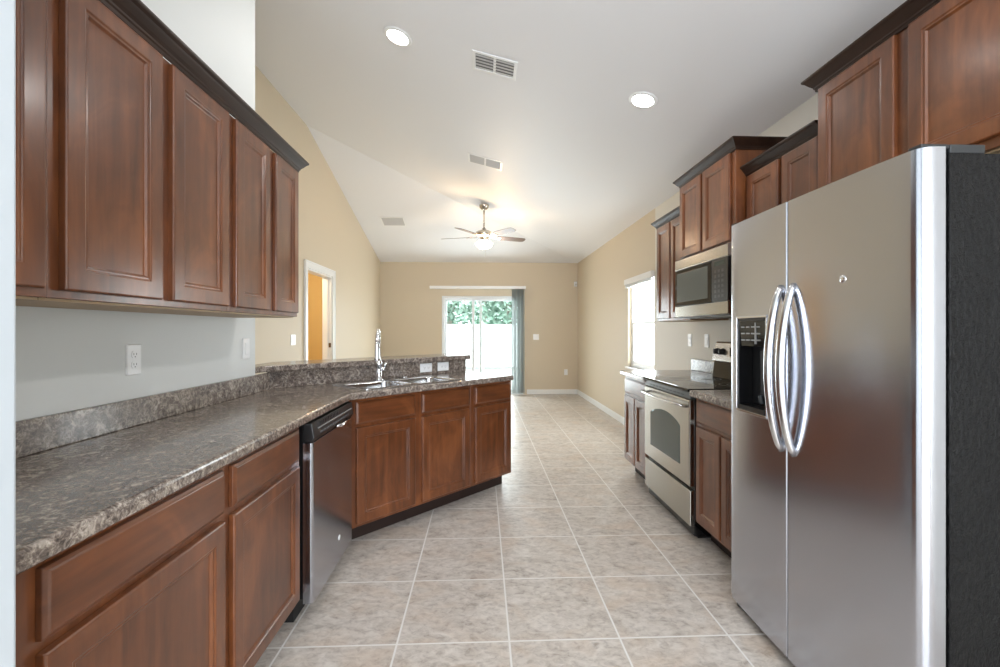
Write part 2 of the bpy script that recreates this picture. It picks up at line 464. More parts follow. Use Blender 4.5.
# window 1 in the right wall, with its raised blind
m = MB(); a, b, za, zb = WIN
x0, x1 = XR + 0.04, XR + 0.10
m.box((x0, a, za), (x1, a + 0.04, zb)); m.box((x0, b - 0.04, za), (x1, b, zb)); m.box((x0, a + .04, zb - 0.04), (x1, b - .04, zb)); m.box((x0, a + .04, za), (x1, b - .04, za + 0.04))
w1 = struct(m.build('window_1', WHITE, None, 0.003))
zm = (za + zb) / 2
sash('sash', a + .041, b - .041, XR + 0.072, XR + 0.096, zm - 0.02, zb - 0.041, 0.032, w1, 'y')
sash('sash', a + .041, b - .041, XR + 0.045, XR + 0.069, za + 0.041, zm + 0.02, 0.032, w1, 'y')
MB().box((XR - 0.035, a - 0.03, za - 0.022), (XR + 0.04, b + 0.03, za)).build('window_sill', WHITE, w1, 0.004)
hb = thing('window_blind', 'white blind drawn right up at the top of the window on the right wall', 'blind', (XR - 0.028, (a + b) / 2, zb - 0.05))
MB().box((-0.022, -0.47, -0.005), (0.022, 0.47, 0.065)).build('head_rail', WHITE, hb, 0.003)
m = MB()
for i in range(7): m.box((-0.018, -0.44, -0.010 - i * 0.006), (0.018, 0.44, -0.0075 - i * 0.006))
m.build('gathered_slats', WHITE, hb)
m = MB(); m.tube([(-0.012, 0.0, -0.05), (-0.013, 0.0, -0.28)], 0.0015, 6); m.lathe([(0.001, 0.02), (0.004, 0.012), (0.007, -0.02), (0.005, -0.035), (0.001, -0.036)], (-0.013, 0.0, -0.29), 10)
pp(m.build('cord_tassel', plain('cord_grey', srgb(170, 170, 170), .5), hb), 'thin pull cord ending in a small tassel')

# back window (unseen, added to light the kitchen; shows in the steel)
m = MB(); a, b, za, zb = BW; y0, y1 = YB - 0.09, YB - 0.03
m.box((a, y0, za), (a + .05, y1, zb)); m.box((b - .05, y0, za), (b, y1, zb)); m.box((a + .05, y0, zb - .05), (b - .05, y1, zb)); m.box((a + .05, y0, za), (b - .05, y1, za + .05)); m.box((0.12, y0, za + .05), (0.18, y1, zb - .05))
struct(m.build('added_back_window', ALU, None, 0.003))

# ------------------------------------------------------------------ outside
def ground_mat():
    mm = Mat('patio_and_lawn'); g = mm.noise(mm.coord((1, 1, 1)), 3, 6, 0.6)
    mm.l(mm.ramp(g, [(0.3, srgb(150, 152, 146)), (0.7, srgb(186, 186, 178))]), mm.b.inputs['Base Color']); mm.setv(Roughness=0.8); return mm.m
gm = MB().box((-30, YF + TH + 0.001, -0.16), (30, 60, -0.10)); struct(gm.build('ground_yard', ground_mat()))
gm = MB().box((XR + TH + .001, -12, -0.16), (30, YF + TH, -0.10)); struct(gm.build('ground_side', ground_mat()))
VINYL = plain('white_vinyl_fence', srgb(240, 242, 242), 0.4)
fence = thing('vinyl_fence', 'solid white vinyl fence across the yard, seen through the sliding glass door', 'fence', (0, 16, -0.1))
for i in range(-5, 6):
    m = MB(); m.box((i * 1.8 - 0.065, -0.065, 0), (i * 1.8 + 0.065, 0.065, 1.66)); x = i * 1.8
    m.rings([[(x - .075, -.075, 1.66), (x + .075, -.075, 1.66), (x + .075, .075, 1.66), (x - .075, .075, 1.66)], [(x - .01, -.01, 1.72), (x + .01, -.01, 1.72), (x + .01, .01, 1.72), (x - .01, .01, 1.72)]])
    m.build('fence_post', VINYL, fence)
    if i < 5:
        m = MB(); m.box((x + .066, -.03, .08), (x + 1.734, .03, .2)); m.box((x + .066, -.03, 1.5), (x + 1.734, .03, 1.6))
        for j in range(10): m.box((x + .07 + j * .1664, -.014, .2), (x + .07 + j * .1664 + .162, .014, 1.5))
        m.build('fence_panel', VINYL, fence)
sf = thing('side_fence', 'solid white vinyl fence close outside the window on the right wall', 'fence', (5.2, 5.3, -0.1))
m = MB()
for j in range(36): m.box((-.014, -3 + j * .1664, .06), (.014, -3 + j * .1664 + .162, 1.8))
m.box((-.03, -3, 1.8), (.03, 3, 1.9)); m.build('fence_panel', VINYL, sf)
def leafy(name, col1, col2):
    mm = Mat(name); g = mm.noise(mm.coord((1, 1, 1)), 2.5, 3, 0.6)
    mm.l(mm.ramp(g, [(0.35, srgb(*col1)), (0.65, srgb(*col2))]), mm.b.inputs['Base Color']); mm.setv(Roughness=0.6); return mm.m
LEAF = leafy('green_foliage', (104, 138, 118), (176, 200, 184))
BARK = plain('pale_bark', srgb(176, 168, 156), 0.8)
def tree(x, y, hgt, spread, lean, label, n=900):
    t = thing('tree', label, 'tree', (x, y, -0.1), 0, 'trees beyond the white fence')
    m = MB(); top = Vector((lean, 0, hgt * .62))
    m.tube([(0, 0, 0), (lean * .2, 0, hgt * .25), (lean * .7, .1, hgt * .45), top], [.17, .14, .11, .06], 9)
    rnd = random.Random(int(x * 100 + y))
    for k in range(6):
        a_ = k * 1.05 + rnd.random(); e = Vector((math.cos(a_) * spread * .7, math.sin(a_) * spread * .5, hgt * .75 + rnd.random() * .6)) + Vector((lean, 0, 0))
        s0 = Vector((lean * .7, .1, hgt * .42))
        m.tube([s0, s0.lerp(e, .5) + Vector((0, 0, .25)), e], [.07, .045, .015], 6)
    m.build('trunk', BARK, t)
    m = MB()
    for k in range(n):
        while True:
            p = Vector((rnd.uniform(-1, 1), rnd.uniform(-1, 1), rnd.uniform(-1, 1)))
            if p.length < 1: break
        cpos = Vector((lean + p.x * spread, p.y * spread * .7, hgt * .62 + p.z * hgt * .40))
        r_ = rnd.uniform(.07, .16); a1, a2 = rnd.random() * 6.28, rnd.random() * 3.1
        u = Vector((math.cos(a1), math.sin(a1) * math.cos(a2), math.sin(a2))) * r_
        v = u.orthogonal().normalized() * r_ * .7
        n_ = len(m.v); m.v += [tuple(cpos - u), tuple(cpos + v), tuple(cpos + u), tuple(cpos - v)]; m.face([n_, n_ + 1, n_ + 2, n_ + 3])
    m.build('foliage', LEAF, t)
tree(1.30, 17.6, 4.3, 1.0, -.35, 'pale leaning tree beyond the fence, at the right of the glass door')
tree(0.05, 20.6, 4.8, 1.3, .1, 'leafy tree beyond the fence, in the middle of the glass door')
tree(-1.35, 17.6, 4.1, 1.05, .1, 'leafy tree beyond the fence, at the left of the glass door')

# ------------------------------------------------------------------ cabinets
# local frame: x along the front, -y outward, z up
def rect(x0, x1, z0, z1, ins, y): return [(x0 + ins, y, z0 + ins), (x1 - ins, y, z0 + ins), (x1 - ins, y, z1 - ins), (x0 + ins, y, z1 - ins)]
def door(par, x0, x1, z0, z1, fw=0.055, name='door', mat=None):
    m = MB(); t = .019
    spec = [(0, 0), (0, -t + .004), (.004, -t), (fw - .004, -t), (fw, -t + .0035), (fw + .006, -t + .003), (fw + .012, -t + .0105)]
    m.rings([rect(x0, x1, z0, z1, i, y) for i, y in spec])
    return m.build(name, mat or W_V, par, 0.0012, 1)
def drawer(par, x0, x1, z0, z1):
    m = MB(); t = .019
    m.rings([rect(x0, x1, z0, z1, i, y) for i, y in [(0, 0), (0, -t + .007), (.007, -t + .0035), (.011, -t)]])
    return m.build('drawer', W_H, par, 0.001, 1)
FR = 0.0005
def face_frame(m, x0, x1, z0, z1, openings):
    pass
def crown(par, x0, x1, z, depth, left=True, right=True, name='crown_molding', hgt=.060, proj=.047):
    prof = [(.002, -.004), (.007, -.004), (.009, .006), (.013, .010), (.014, .016), (.022, .024), (.033, .038), (.037, .044), (.040, .046), (.045, .050), (proj, .054), (proj, hgt), (.002, hgt)]
    rr = []
    pts = []
    if left: pts.append(((x0, depth), (-1, 0)))
    pts.append(((x0, 0), (-1, -1) if left else (0, -1)))
    pts.append(((x1, 0), (1, -1) if right else (0, -1)))
    if right: pts.append(((x1, depth), (1, 0)))
    for (px, py), (dx, dy) in pts:
        rr.append([(px + dx * o_, py + dy * o_, z + zz) for o_, zz in prof])
    m = MB(); m.rings(rr); return m.build(name, W_CROWN, par)

def base_cab(label, loc, rz, w_, depth, cols, open_top=False, z_top=.874, dz=(.722, .852), doorz=(.135, .700), toe=.07, name='base_cabinet', wide_drawer=None, toe_in=.09):
    t = thing(name, label, 'cabinet', loc, rz)
    m = MB()
    if open_top:
        m.box((0, 0, .114), (w_, .02, z_top)); m.box((0, .0201, .114), (.018, depth, z_top)); m.box((w_ - .018, .0201, .114), (w_, depth, z_top))
        m.box((.0181, depth - .012, .114), (w_ - .0181, depth, z_top)); m.box((.0181, .0201, .114), (w_ - .0181, depth - .0121, .132))
    else: m.box((0, 0, .114), (w_, depth, z_top))
    m.build('body', W_V, t, 0.001, 1)
    MB().box((0.002, toe_in, 0.001), (w_ - .002, depth, .1135)).build('toe_kick', TOE, t)
    for (x0, x1, kind) in cols:
        if kind in ('both', 'door'): door(t, x0, x1, *doorz)
        if kind in ('both', 'drawer'): drawer(t, x0, x1, *dz)
    return t
def upper_cab(label, loc, rz, w_, depth, z0, z1, doors, doorz, crown_z=None, cl=True, cr=True, name='wall_cabinet'):
    t = thing(name, label, 'cabinet', (loc[0], loc[1], z0), rz)
    m = MB(); H_ = z1 - z0
    # carcass with recessed bottom
    m.box((0, .0, 0), (w_, depth, H_))
    m.build('body', W_V, t, 0.001, 1)
    MB().box((.001, .0195, -.006), (w_ - .001, depth - .001, -.0002)).build('bottom_panel', CAB_IN, t)
    for x0, x1 in doors: door(t, x0, x1, doorz[0] - z0, doorz[1] - z0)
    if crown_z: crown(t, 0, w_, crown_z - z0, depth, cl, cr)
    return t
D2 = .019
# left base (front faces +X): local x = +Y
XB = -.786
base_cab('long two door base cabinet nearest on the left, before the dishwasher', (XB, .702, 0), PI / 2, 1.243, .525,
         [(.112, .665, 'both'), (.711, 1.208, 'both')])
# peninsula
kf = -3.387
P0 = sk(1.272, kf)
base_cab('double door sink base cabinet in the angled peninsula, under the steel sink', (P0[0], P0[1], 0), PI / 4, 1.0, .50,
         [(.071, .493, 'both'), (.550, .979, 'both')], toe_in=.10, open_top=True)
P1 = sk(2.2725, kf)
base_cab('narrow single door base cabinet at the free end of the angled peninsula', (P1[0], P1[1], 0), PI / 4, .458, .50,
         [(.0405, .4355, 'both')], toe_in=.10)
# right base run (front faces -X): local x = -Y
XBR = 1.299
base_cab('base cabinet with two narrow doors beyond the far side of the range', (XBR, 3.985, 0), -PI / 2, .580, .63,
         [(.03, .552, 'drawer'), (.03, .285, 'door'), (.301, .552, 'door')])
base_cab('base cabinet between the range and the refrigerator', (XBR, 2.647, 0), -PI / 2, .605, .63,
         [(.03, .575, 'drawer'), (.03, .295, 'door'), (.311, .575, 'door')])

# uppers, left: local x = +Y
XU = -.999
def lu(label, y0, y1, doors): upper_cab(label, (XU, y0), PI / 2, y1 - y0, .315, 1.347, 2.128, [(a - y0, b - y0) for a, b in doors], (1.366, 2.120))
lu('wall cabinet nearest the camera on the left wall, cut by the picture edge', .702, 1.062, [(.760, 1.043)])
lu('wide double door wall cabinet in the middle of the left wall', 1.0625, 1.782, [(1.090, 1.411), (1.456, 1.771)])
lu('double door wall cabinet at the far end of the left wall', 1.7825, 2.445, [(1.822, 2.107), (2.165, 2.423)])
ct = thing('crown_molding', 'long dark crown molding running over the wall cabinets on the left', 'molding', (XU, .702, 2.1285), PI / 2)
crown(ct, 0, 1.743, .004, .314, False, True, name='molding')

# uppers, right: local x = -Y
def ru(label, xf, yfar, ynear, z0, ztop, doors, dz, cl=True, cr=True):
    return upper_cab(label, (xf, yfar), -PI / 2, yfar - ynear, XR - .001 - xf, z0, ztop, [(yfar - a, yfar - b) for a, b in doors], dz, ztop - .006, cl, cr)
ru('double door wall cabinet farthest along the right wall, next to the window', 1.619, 4.038, 3.401, 1.360, 2.215, [(4.018, 3.742), (3.715, 3.415)], (1.378, 2.205), True, False)
ru('tall set wooden cabinet above the microwave with its own raised crown', 1.549, 3.400, 2.652, 1.815, 2.386, [(3.388, 3.062), (3.034, 2.700)], (1.832, 2.374))
ru('wall cabinet between the microwave cabinet and the refrigerator cabinet', 1.619, 2.651, 2.041, 1.360, 2.215, [(2.633, 2.349), (2.317, 2.060)], (1.378, 2.205), False, False)
ru('wide raised cabinet over the stainless refrigerator, nearest on the right', 1.549, 1.990, 1.120, 1.825, 2.386, [(1.970, 1.595), (1.541, 1.150)], (1.855, 2.374), True, True)

# ------------------------------------------------------------------ counters
CT0, CT1 = .8745, .914
SK0, SK1 = 1.405, 2.215          # sink along s
KFR, KBK = -3.395, -4.005        # sink across k
def rrect(s0, s1, k0, k1, r_, n=5):
    out = []; k0, k1 = k0 * q, k1 * q
    for (cs, ck, a0) in ((s1 - r_, max(k0, k1) - r_, 0), (s0 + r_, max(k0, k1) - r_, 90), (s0 + r_, min(k0, k1) + r_, 180), (s1 - r_, min(k0, k1) + r_, 270)):
        for i in range(n + 1):
            a_ = math.radians(a0 + 90 * i / n); out.append(((cs + r_ * math.cos(a_)), (ck + r_ * math.sin(a_)) / q))
    return [sk(s_, k_) for s_, k_ in out]
outer = [(KX + .001, .702), (-.745, .702), (-.745, 2.560), (.2575, 3.5625), sk(SEND + .015, -4.104), (KX + .001, KX + 4.105)]
hole = rrect(SK0 + .02, SK1 - .02, KFR - .028, KBK + .028, .05)
ctop = thing('countertop', 'long speckled grey laminate countertop turning at an angle onto the peninsula', 'countertop', (0, 0, 0))
MB().prism(outer, CT0, CT1, 0, [hole]).build('worktop', GRAN, ctop, .010, 3)
MB().box((KX + .001, .702, CT1 + .0002), (KX + .020, 2.775, 1.016)).build('backsplash', GRAN, ctop, .003)
MB().prism([(KX + .001, KX + 4.090), (KX + .001, KX + 4.104), sk(SEND, -4.1045), sk(SEND, -4.085), (KX + .020, KX + .020 + 4.085)], CT1 + .0002, 1.0215).build('backsplash', GRAN, ctop, .002)
KL0, KL1 = -4.012, -4.50
ledge = MB().prism([(KX - .0005, KX + 4.012 - .02), (KX + .02, KX + .02 + 4.012), sk(SEND + .012, KL0), sk(SEND + .012, KL1), (KX - .112, KX + 4.388), (KX - .112, 2.639), (KX - .0005, 2.639)], 1.0222, 1.060).build('bar_top', GRAN, None, .008, 3)
tag(ledge, 'raised narrow speckled bar top behind the sink, along the peninsula', 'countertop')
# right counters
def rcounter(label, ya, yb):
    t = thing('countertop', label, 'countertop', (0, 0, 0))
    MB().box((1.252, ya, CT0), (XR - .001, yb, CT1)).build('worktop', GRAN, t, .010, 3)
    MB().box((XR - .020, ya, CT1 + .0002), (XR - .001, yb, 1.016)).build('backsplash', GRAN, t, .003)
rcounter('short speckled countertop beyond the range, by the window', 3.405, 3.995)
rcounter('short speckled countertop between the range and the refrigerator', 2.042, 2.645)

# ------------------------------------------------------------------ sink (local x = along s, y = towards the bar)
sc_, kc_ = (SK0 + SK1) / 2, (KFR + KBK) / 2
sx, sy = sk(sc_, kc_)
sink = thing('double_sink', 'double bowl stainless steel sink set into the angled countertop', 'sink', (sx, sy, CT1), PI / 4)
def rr2(x0, x1, y0, y1, r_, z, n=5):
    out = []
    for cx, cy, a0 in ((x1 - r_, y1 - r_, 0), (x0 + r_, y1 - r_, 90), (x0 + r_, y0 + r_, 180), (x1 - r_, y0 + r_, 270)):
        for i in range(n + 1):
            a_ = math.radians(a0 + 90 * i / n); out.append((cx + r_ * math.cos(a_), cy + r_ * math.sin(a_), z))
    return out
hw, hd = (SK1 - SK0) / 2, (KFR - KBK) * q / 2
m = MB()
o2 = [(x, y) for x, y, z in rr2(-hw, hw, -hd, hd, .04, 0)]
bl = [(x, y) for x, y, z in rr2(-hw + .03, -.018, -hd + .03, hd - .075, .05, 0)]
br_ = [(x, y) for x, y, z in rr2(.018, hw - .03, -hd + .03, hd - .075, .05, 0)]
m.prism(o2, .0003, .006, 0, [bl, br_]); m.build('rim', SINKM, sink, .002)
for x0, x1 in ((-hw + .03, -.018), (.018, hw - .03)):
    m = MB(); y0, y1 = -hd + .03, hd - .075
    rg = [rr2(x0 + i, x1 - i, y0 + i, y1 - i, .05 - min(i, .0) , z) for i, z in ((-.0005, .005), (.004, -.01), (.008, -.08), (.014, -.15), (.03, -.172), (.06, -.178))]
    m.rings(rg, False, True, 0, True)
    o = m.build('bowl', SINKM, sink); sd = o.modifiers.new('s', 'SOLIDIFY'); sd.thickness = .0012; sd.offset = 1
    MB().lathe([(.001, .004), (.02, .004), (.03, .002), (.042, .003), (.043, .0)], ((x0 + x1) / 2, (y0 + y1) / 2 + .02, -.177), 20).build('drain', CHROME, o)
# faucet: stands on the rear rim, spout turned towards the camera
fx, fy = sk(sc_ - .058, -3.955)
fau = thing('kitchen_faucet', 'tall chrome pull-down faucet standing behind the sink', 'faucet', (fx, fy, CT1 + .0065), 0)
m = MB(); m.lathe([(.001, 0), (.030, 0), (.031, .004), (.027, .010), (.022, .014), (.021, .10), (.0235, .105), (.0235, .125), (.019, .135), (.016, .15), (.015, .17), (.001, .17)]); m.build('body', CHROME, fau)
dv = Vector((-fx * .55, -fy, 0)).normalized()
pts = [Vector((0, 0, .16))]; Rr = .055
for i in range(13):
    a_ = PI * i / 12; pts.append(Vector((0, 0, .30)) + dv * (Rr - Rr * math.cos(a_)) + Vector((0, 0, Rr * math.sin(a_))))
pts.append(dv * (2 * Rr + .004) + Vector((0, 0, .26)))
m = MB().tube(pts, .0125, 14); m.build('spout', CHROME, fau)
hp = dv * (2 * Rr + .006)
MB().tube([hp + Vector((0, 0, .27)), hp + Vector((0, 0, .255)), hp + Vector((0, 0, .17)), hp + Vector((0, 0, .145)), hp + Vector((0, 0, .14))], [.014, .0165, .0185, .021, .019], 16).build('spray_head', CHROME, fau)
sd_ = -dv.cross(Vector((0, 0, 1))).normalized()
m = MB(); m.tube([sd_ * .018 + Vector((0, 0, .075)), sd_ * .045 + Vector((0, 0, .078))], .013, 12); m.tube([sd_ * .038 + Vector((0, 0, .08)), sd_ * .044 + Vector((0, 0, .105)), sd_ * .047 + Vector((0, 0, .125))], [.007, .0055, .005], 10)
m.build('lever_handle', CHROME, fau)
hx, hy = sk(sc_ + .16, -3.955)
tag(MB().lathe([(.001, .009), (.010, .009), (.019, .006), (.021, 0), (.001, 0)], (0, 0, 0), 18).build('hole_cap', CHROME), 'small round chrome hole cap on the sink rim, right of the faucet', 'cap').location = (hx, hy, CT1 + .0065)

# ------------------------------------------------------------------ outlets and switches
def plate_thing(name, label, cat, loc, rz, w_, h_, kind, on=None):
    """local: plate in xz plane, faces -y"""
    t = thing(name, label, cat, loc, rz)
    m = MB(); m.rings([rect(-w_ / 2, w_ / 2, -h_ / 2, h_ / 2, i, y) for i, y in [(0, -.0005), (0, -.003), (.003, -.006)]]); m.build('plate', PLAST, t)
    horiz = w_ > h_
    if kind == 'outlet':
        for s_ in (-1, 1):
            dx, dz = (s_ * .019, 0) if horiz else (0, s_ * .019)
            m = MB(); ring = []
            for y, r_ in ((-.0055, .0168), (-.0085, .0165)):
                ring.append([(dx + r_ * math.cos(2 * PI * i / 20), y, dz + max(-.0135, min(.0135, r_ * math.sin(2 * PI * i / 20)))) for i in range(20)])
            m.rings(ring); o = m.build('socket', PLAST, t)
            m = MB()
            for e in (-.0065, .0065): m.box((dx + e - .001, -.0089, dz - .002), (dx + e + .001, -.0086, dz + .006))
            m.box((dx - .002, -.0089, dz - .010), (dx + .002, -.0086, dz - .006)); m.build('slots', SLOT, o)
    else:
        nn = 2 if kind == 'double' else 1
        for i in range(nn):
            dx = (i - (nn - 1) / 2) * .046
            m = MB(); m.rings([rect(dx - .0165, dx + .0165, -.033, .033, i_, y) for i_, y in [(0, -.0055), (0, -.0075), (.002, -.009)]]); m.build('rocker', PLAST, t)
    return t
RZL, RZR = PI / 2, -PI / 2
def onwall(n, lab, cat, loc, rz, kind, w_=.070, h_=.115): return plate_thing(n, lab, cat, loc, rz, w_, h_, kind)
onwall('wall_outlet', 'white outlet on the left kitchen wall, under the middle wall cabinet', 'outlet', (KX, 1.73, 1.162), RZL, 'outlet')
onwall('light_switch', 'white light switch near the end of the left kitchen wall', 'switch', (KX, 2.53, 1.172), RZL, 'single')
onwall('wall_outlet', 'white outlet over the far right counter, farther of two above the range', 'outlet', (XR, 4.05, 1.185), RZR, 'outlet')
onwall('light_switch', 'white light switch over the right counter, nearer the refrigerator', 'switch', (XR, 3.74, 1.185), RZR, 'single')
onwall('light_switch', 'white double light switch on the far wall, right of the vertical blind', 'switch', (1.085, YF, 1.15), 0, 'double', .116, .115)
onwall('wall_outlet', 'white outlet low on the far beige wall near the right corner', 'outlet', (1.69, YF, .44), 0, 'outlet')
onwall('light_switch', 'white double light switch on the left beige wall before the doorway', 'switch', (XL, 4.83, 1.175), RZL, 'double', .116, .115)
for px_s, lab in ((2.245, 'white outlet in the bar backsplash, left of two beside the sink'), (2.425, 'white outlet in the bar backsplash, right of two near its end')):
    x, y = sk(px_s, -4.0845); onwall('wall_outlet', lab, 'outlet', (x, y, .972), PI / 4, 'outlet', .118, .072)
ms = thing('motion_sensor', 'small white motion sensor high on the far wall by the right corner', 'sensor', (1.885, YF, 2.215), 0)
MB().rings([rect(-.03, .03, -.05, .05, i, y) for i, y in [(0, -.0005), (0, -.025), (.012, -.042)]]).build('housing', PLAST, ms, .004)
MB().rings([rect(-.016, .016, -.03, .008, i, y) for i, y in [(0, -.040), (.004, -.046)]]).build('lens', plain('sensor_lens', srgb(205, 205, 200), .3), ms)

# ------------------------------------------------------------------ dishwasher (local x = +Y, faces +X)
dw = thing('dishwasher', 'stainless steel dishwasher with a black control panel, left of the peninsula', 'dishwasher', (-.76, 1.966, 0), PI / 2)
W_ = .594
MB().box((.004, .02, .10), (W_ - .004, .50, .868)).build('tub', BLACK, dw)
MB().box((.004, .06, .001), (W_ - .004, .50, .0995)).build('toe_kick', BMAT, dw)
m = MB()
prof = [(.0, .018), (-.018, .014), (-.022, .0), (-.022, 0)]
m.rings([[(0, .019, z), (0, -.014, z), (.006, -.021, z), (.014, -.0235, z), (W_ - .014, -.0235, z), (W_ - .006, -.021, z), (W_, -.014, z), (W_, .019, z)] for z in (.082, .086, .776, .780)])
m.build('door', STEEL, dw, .001)
m = MB()
m.rings([[(0, .019, .783), (0, -.020, .783), (0, -.030, .800), (0, -.020, .868), (0, .019, .868)], [(W_, .019, .783), (W_, -.020, .783), (W_, -.030, .800), (W_, -.020, .868), (W_, .019, .868)]])
cp = m.build('control_panel', BLACK, dw, .003)
m = MB()
for i in range(12): m.box((.09 + i * .022, -.0255, .842), (.102 + i * .022, -.0215, .860))
m.build('vent_slots', plain('slot_grey', srgb(46, 46, 48), .3), cp)
MB().box((.06, -.0295, .834), (W_ - .03, -.0235, .8375)).build('trim_line', GREYBTN, cp)
m = MB()
for i in range(11): m.box((.08 + i * .040, -.0300, .810), (.108 + i * .040, -.0262, .818))
m.build('keypad', plain('button_grey', srgb(92, 92, 94), .4), cp)
m = MB(); m.tube([(.30, -.028, .792), (.33, -.044, .790), (.44, -.044, .790), (.47, -.028, .792)], [.006, .009, .009, .006], 10)
m.build('latch_handle', CHROME, dw)
MB().lathe([(.001, -.0255), (.013, -.0255), (.014, -.0236), (.001, -.0234)], (.36, 0, .205), 18, axis='y').build('badge', PLAST, dw)

# ------------------------------------------------------------------ refrigerator (local x = -Y, faces -X, +y = into wall)
FX, FY0, FY1 = 1.143, 2.036, 1.120
FWd = FY0 - FY1
fr = thing('refrigerator', 'large stainless side-by-side refrigerator with ice dispenser and black side', 'refrigerator', (FX, FY0, 0), -PI / 2)
MB().box((.006, .092, .03), (FWd - .006, .76, 1.742)).build('body', FRSIDE, fr, .004)
MB().box((.02, .078, .05), (FWd - .02, .0915, 1.74)).build('gasket', BMAT, fr)
MB().box((.03, .03, .012), (FWd - .03, .10, .045)).build('kick_grille', BLACK, fr, .003)
def fdoor(x0, x1, bulge, round0, round1):
    """plan outline of a slightly convex door with rounded outer edge"""
    pts = [(x0, .075)]
    n = 8
    def fy(x):   # convex over the whole refrigerator width
        u = (x / FWd - .5) * 2; return .010 * u * u
    if round0:
        for i in range(n + 1):
            a_ = PI / 2 * i / n; pts.append((x0 + .032 - .032 * math.cos(a_), .040 - .040 * math.sin(a_) + fy(x0)))
    else: pts += [(x0, .004 + fy(x0)), (x0 + .003, fy(x0))]
    e0, e1 = (x0 + .032 if round0 else x0 + .003), (x1 - .032 if round1 else x1 - .003)
    for i in range(1, 12): x = e0 + (e1 - e0) * i / 12; pts.append((x, fy(x)))
    if round1:
        for i in range(n + 1):
            a_ = PI / 2 * i / n; pts.append((x1 - .032 + .032 * math.sin(a_), .040 - .040 * math.cos(a_) + fy(x1)))
    else: pts += [(x1 - .003, fy(x1)), (x1, .004 + fy(x1))]
    pts.append((x1, .075)); return pts
GAP = .414
ZD0, ZD1 = .045, 1.755
def door_mesh(poly, z0, z1, cut=None):
    m = MB(); rr = []
    zs = [z0, z1]
    for z in zs: rr.append([(x, y, z) for x, y in poly])
    m.rings(rr)
    for i in range(len(m.f) - 2): m.sm[i] = True
    return m
# freezer door (far) is built round the dispenser opening
DX0, DX1, DZ0, DZ1 = .085, .290, .925, 1.325
polyL = fdoor(0, GAP - .003, 0, True, False)
m = MB()
zs = [ZD0, DZ0, DZ1, ZD1]
xs_cut = [p for p in polyL]
def outline_with(xa, xb):
    """part of the door between xa and xb"""
    pts = [p for p in polyL if xa - 1e-9 <= p[0] <= xb + 1e-9 and p[1] < .0749]
    def yat(x):
        for (ax, ay), (bx, by) in zip(polyL[1:-2], polyL[2:-1]):
            if ax <= x <= bx and bx > ax: return ay + (by - ay) * (x - ax) / (bx - ax)
        return .01
    out = [(xa, .075)]
    if not pts or pts[0][0] > xa + 1e-6: out.append((xa, yat(xa)))
    out += pts
    if out[-1][0] < xb - 1e-6: out.append((xb, yat(xb)))
    out.append((xb, .075)); return out
def slab(pts, z0, z1):
    n0 = len(m.f); m.rings([[(x, y, z) for x, y in pts] for z in (z0, z1)])
slab(polyL, ZD0, DZ0); slab(polyL, DZ1, ZD1)
slab(outline_with(0, DX0), DZ0, DZ1); slab(outline_with(DX1, GAP - .003), DZ0, DZ1)
for i, f in enumerate(m.f): m.sm[i] = False
fd = m.build('freezer_door', STEEL, fr)
polyR = fdoor(GAP + .003, FWd, 0, False, True)
m = MB(); m.rings([[(x, y, z) for x, y in polyR] for z in (ZD0, ZD1)])
rd = m.build('refrigerator_door', STEEL, fr)
for o in (fd, rd):
    for p in o.data.polygons: p.use_smooth = abs(p.normal.z) < .5
    o.data.set_sharp_from_angle(angle=math.radians(30))
# dispenser
m = MB(); y_ = .004
m.box((DX0, y_ + .062, DZ0), (DX1, y_ + .066, DZ1))
m.box((DX0, -.002 + y_, DZ0), (DX0 + .010, y_ + .062, DZ1)); m.box((DX1 - .010, -.002 + y_, DZ0), (DX1, y_ + .062, DZ1))
m.box((DX0 + .01, -.002 + y_, DZ1 - .012), (DX1 - .01, y_ + .062, DZ1))
di = m.build('dispenser', BLACK, fd, .002)
m = MB(); m.rings([[(DX0 + .01, y_ + .06, 1.205), (DX0 + .01, y_ + .006, 1.205), (DX0 + .01, y_ + .000, 1.313), (DX0 + .01, y_ + .06, 1.313)], [(DX1 - .01, y_ + .06, 1.205), (DX1 - .01, y_ + .006, 1.205), (DX1 - .01, y_ + .000, 1.313), (DX1 - .01, y_ + .06, 1.313)]])
m.build('control_panel', BGLOSS, di)
m = MB()
for r_ in range(3):
    for c_ in range(4): m.box((DX0 + .028 + c_ * .036, y_ - .0005, 1.228 + r_ * .028), (DX0 + .050 + c_ * .036, y_ + .006, 1.234 + r_ * .028))
m.box((DX0 + .125, y_ - .001, 1.215), (DX0 + .132, y_ + .006, 1.305)); m.build('button_marks', GREYBTN, di)
m = MB(); m.box((DX0 + .01, y_ - .004, DZ0), (DX1 - .01, y_ + .062, DZ0 + .022)); m.build('drip_tray', BLACK, di, .003)
m = MB(); m.box((DX0 + .115, y_ + .030, 1.00), (DX0 + .150, y_ + .060, 1.19)); m.tube([(DX0 + .132, y_ + .028, .965), (DX0 + .132, y_ + .02, 1.0)], .010, 10)
m.build('paddle', plain('smoke_plastic', srgb(70, 74, 78), .2), di, .003)
m = MB(); m.box((DX0 - .008, -.001, DZ0 - .010), (DX0, .012, DZ1 + .010)); m.box((DX1, -.003, DZ0 - .010), (DX1 + .006, .010, DZ1 + .01)); m.box((DX0, -.001, DZ1), (DX1, .010, DZ1 + .010)); m.box((DX0, -.001, DZ0 - .01), (DX1, .010, DZ0))
m.build('bezel', STEEL_P, fd, .0015)
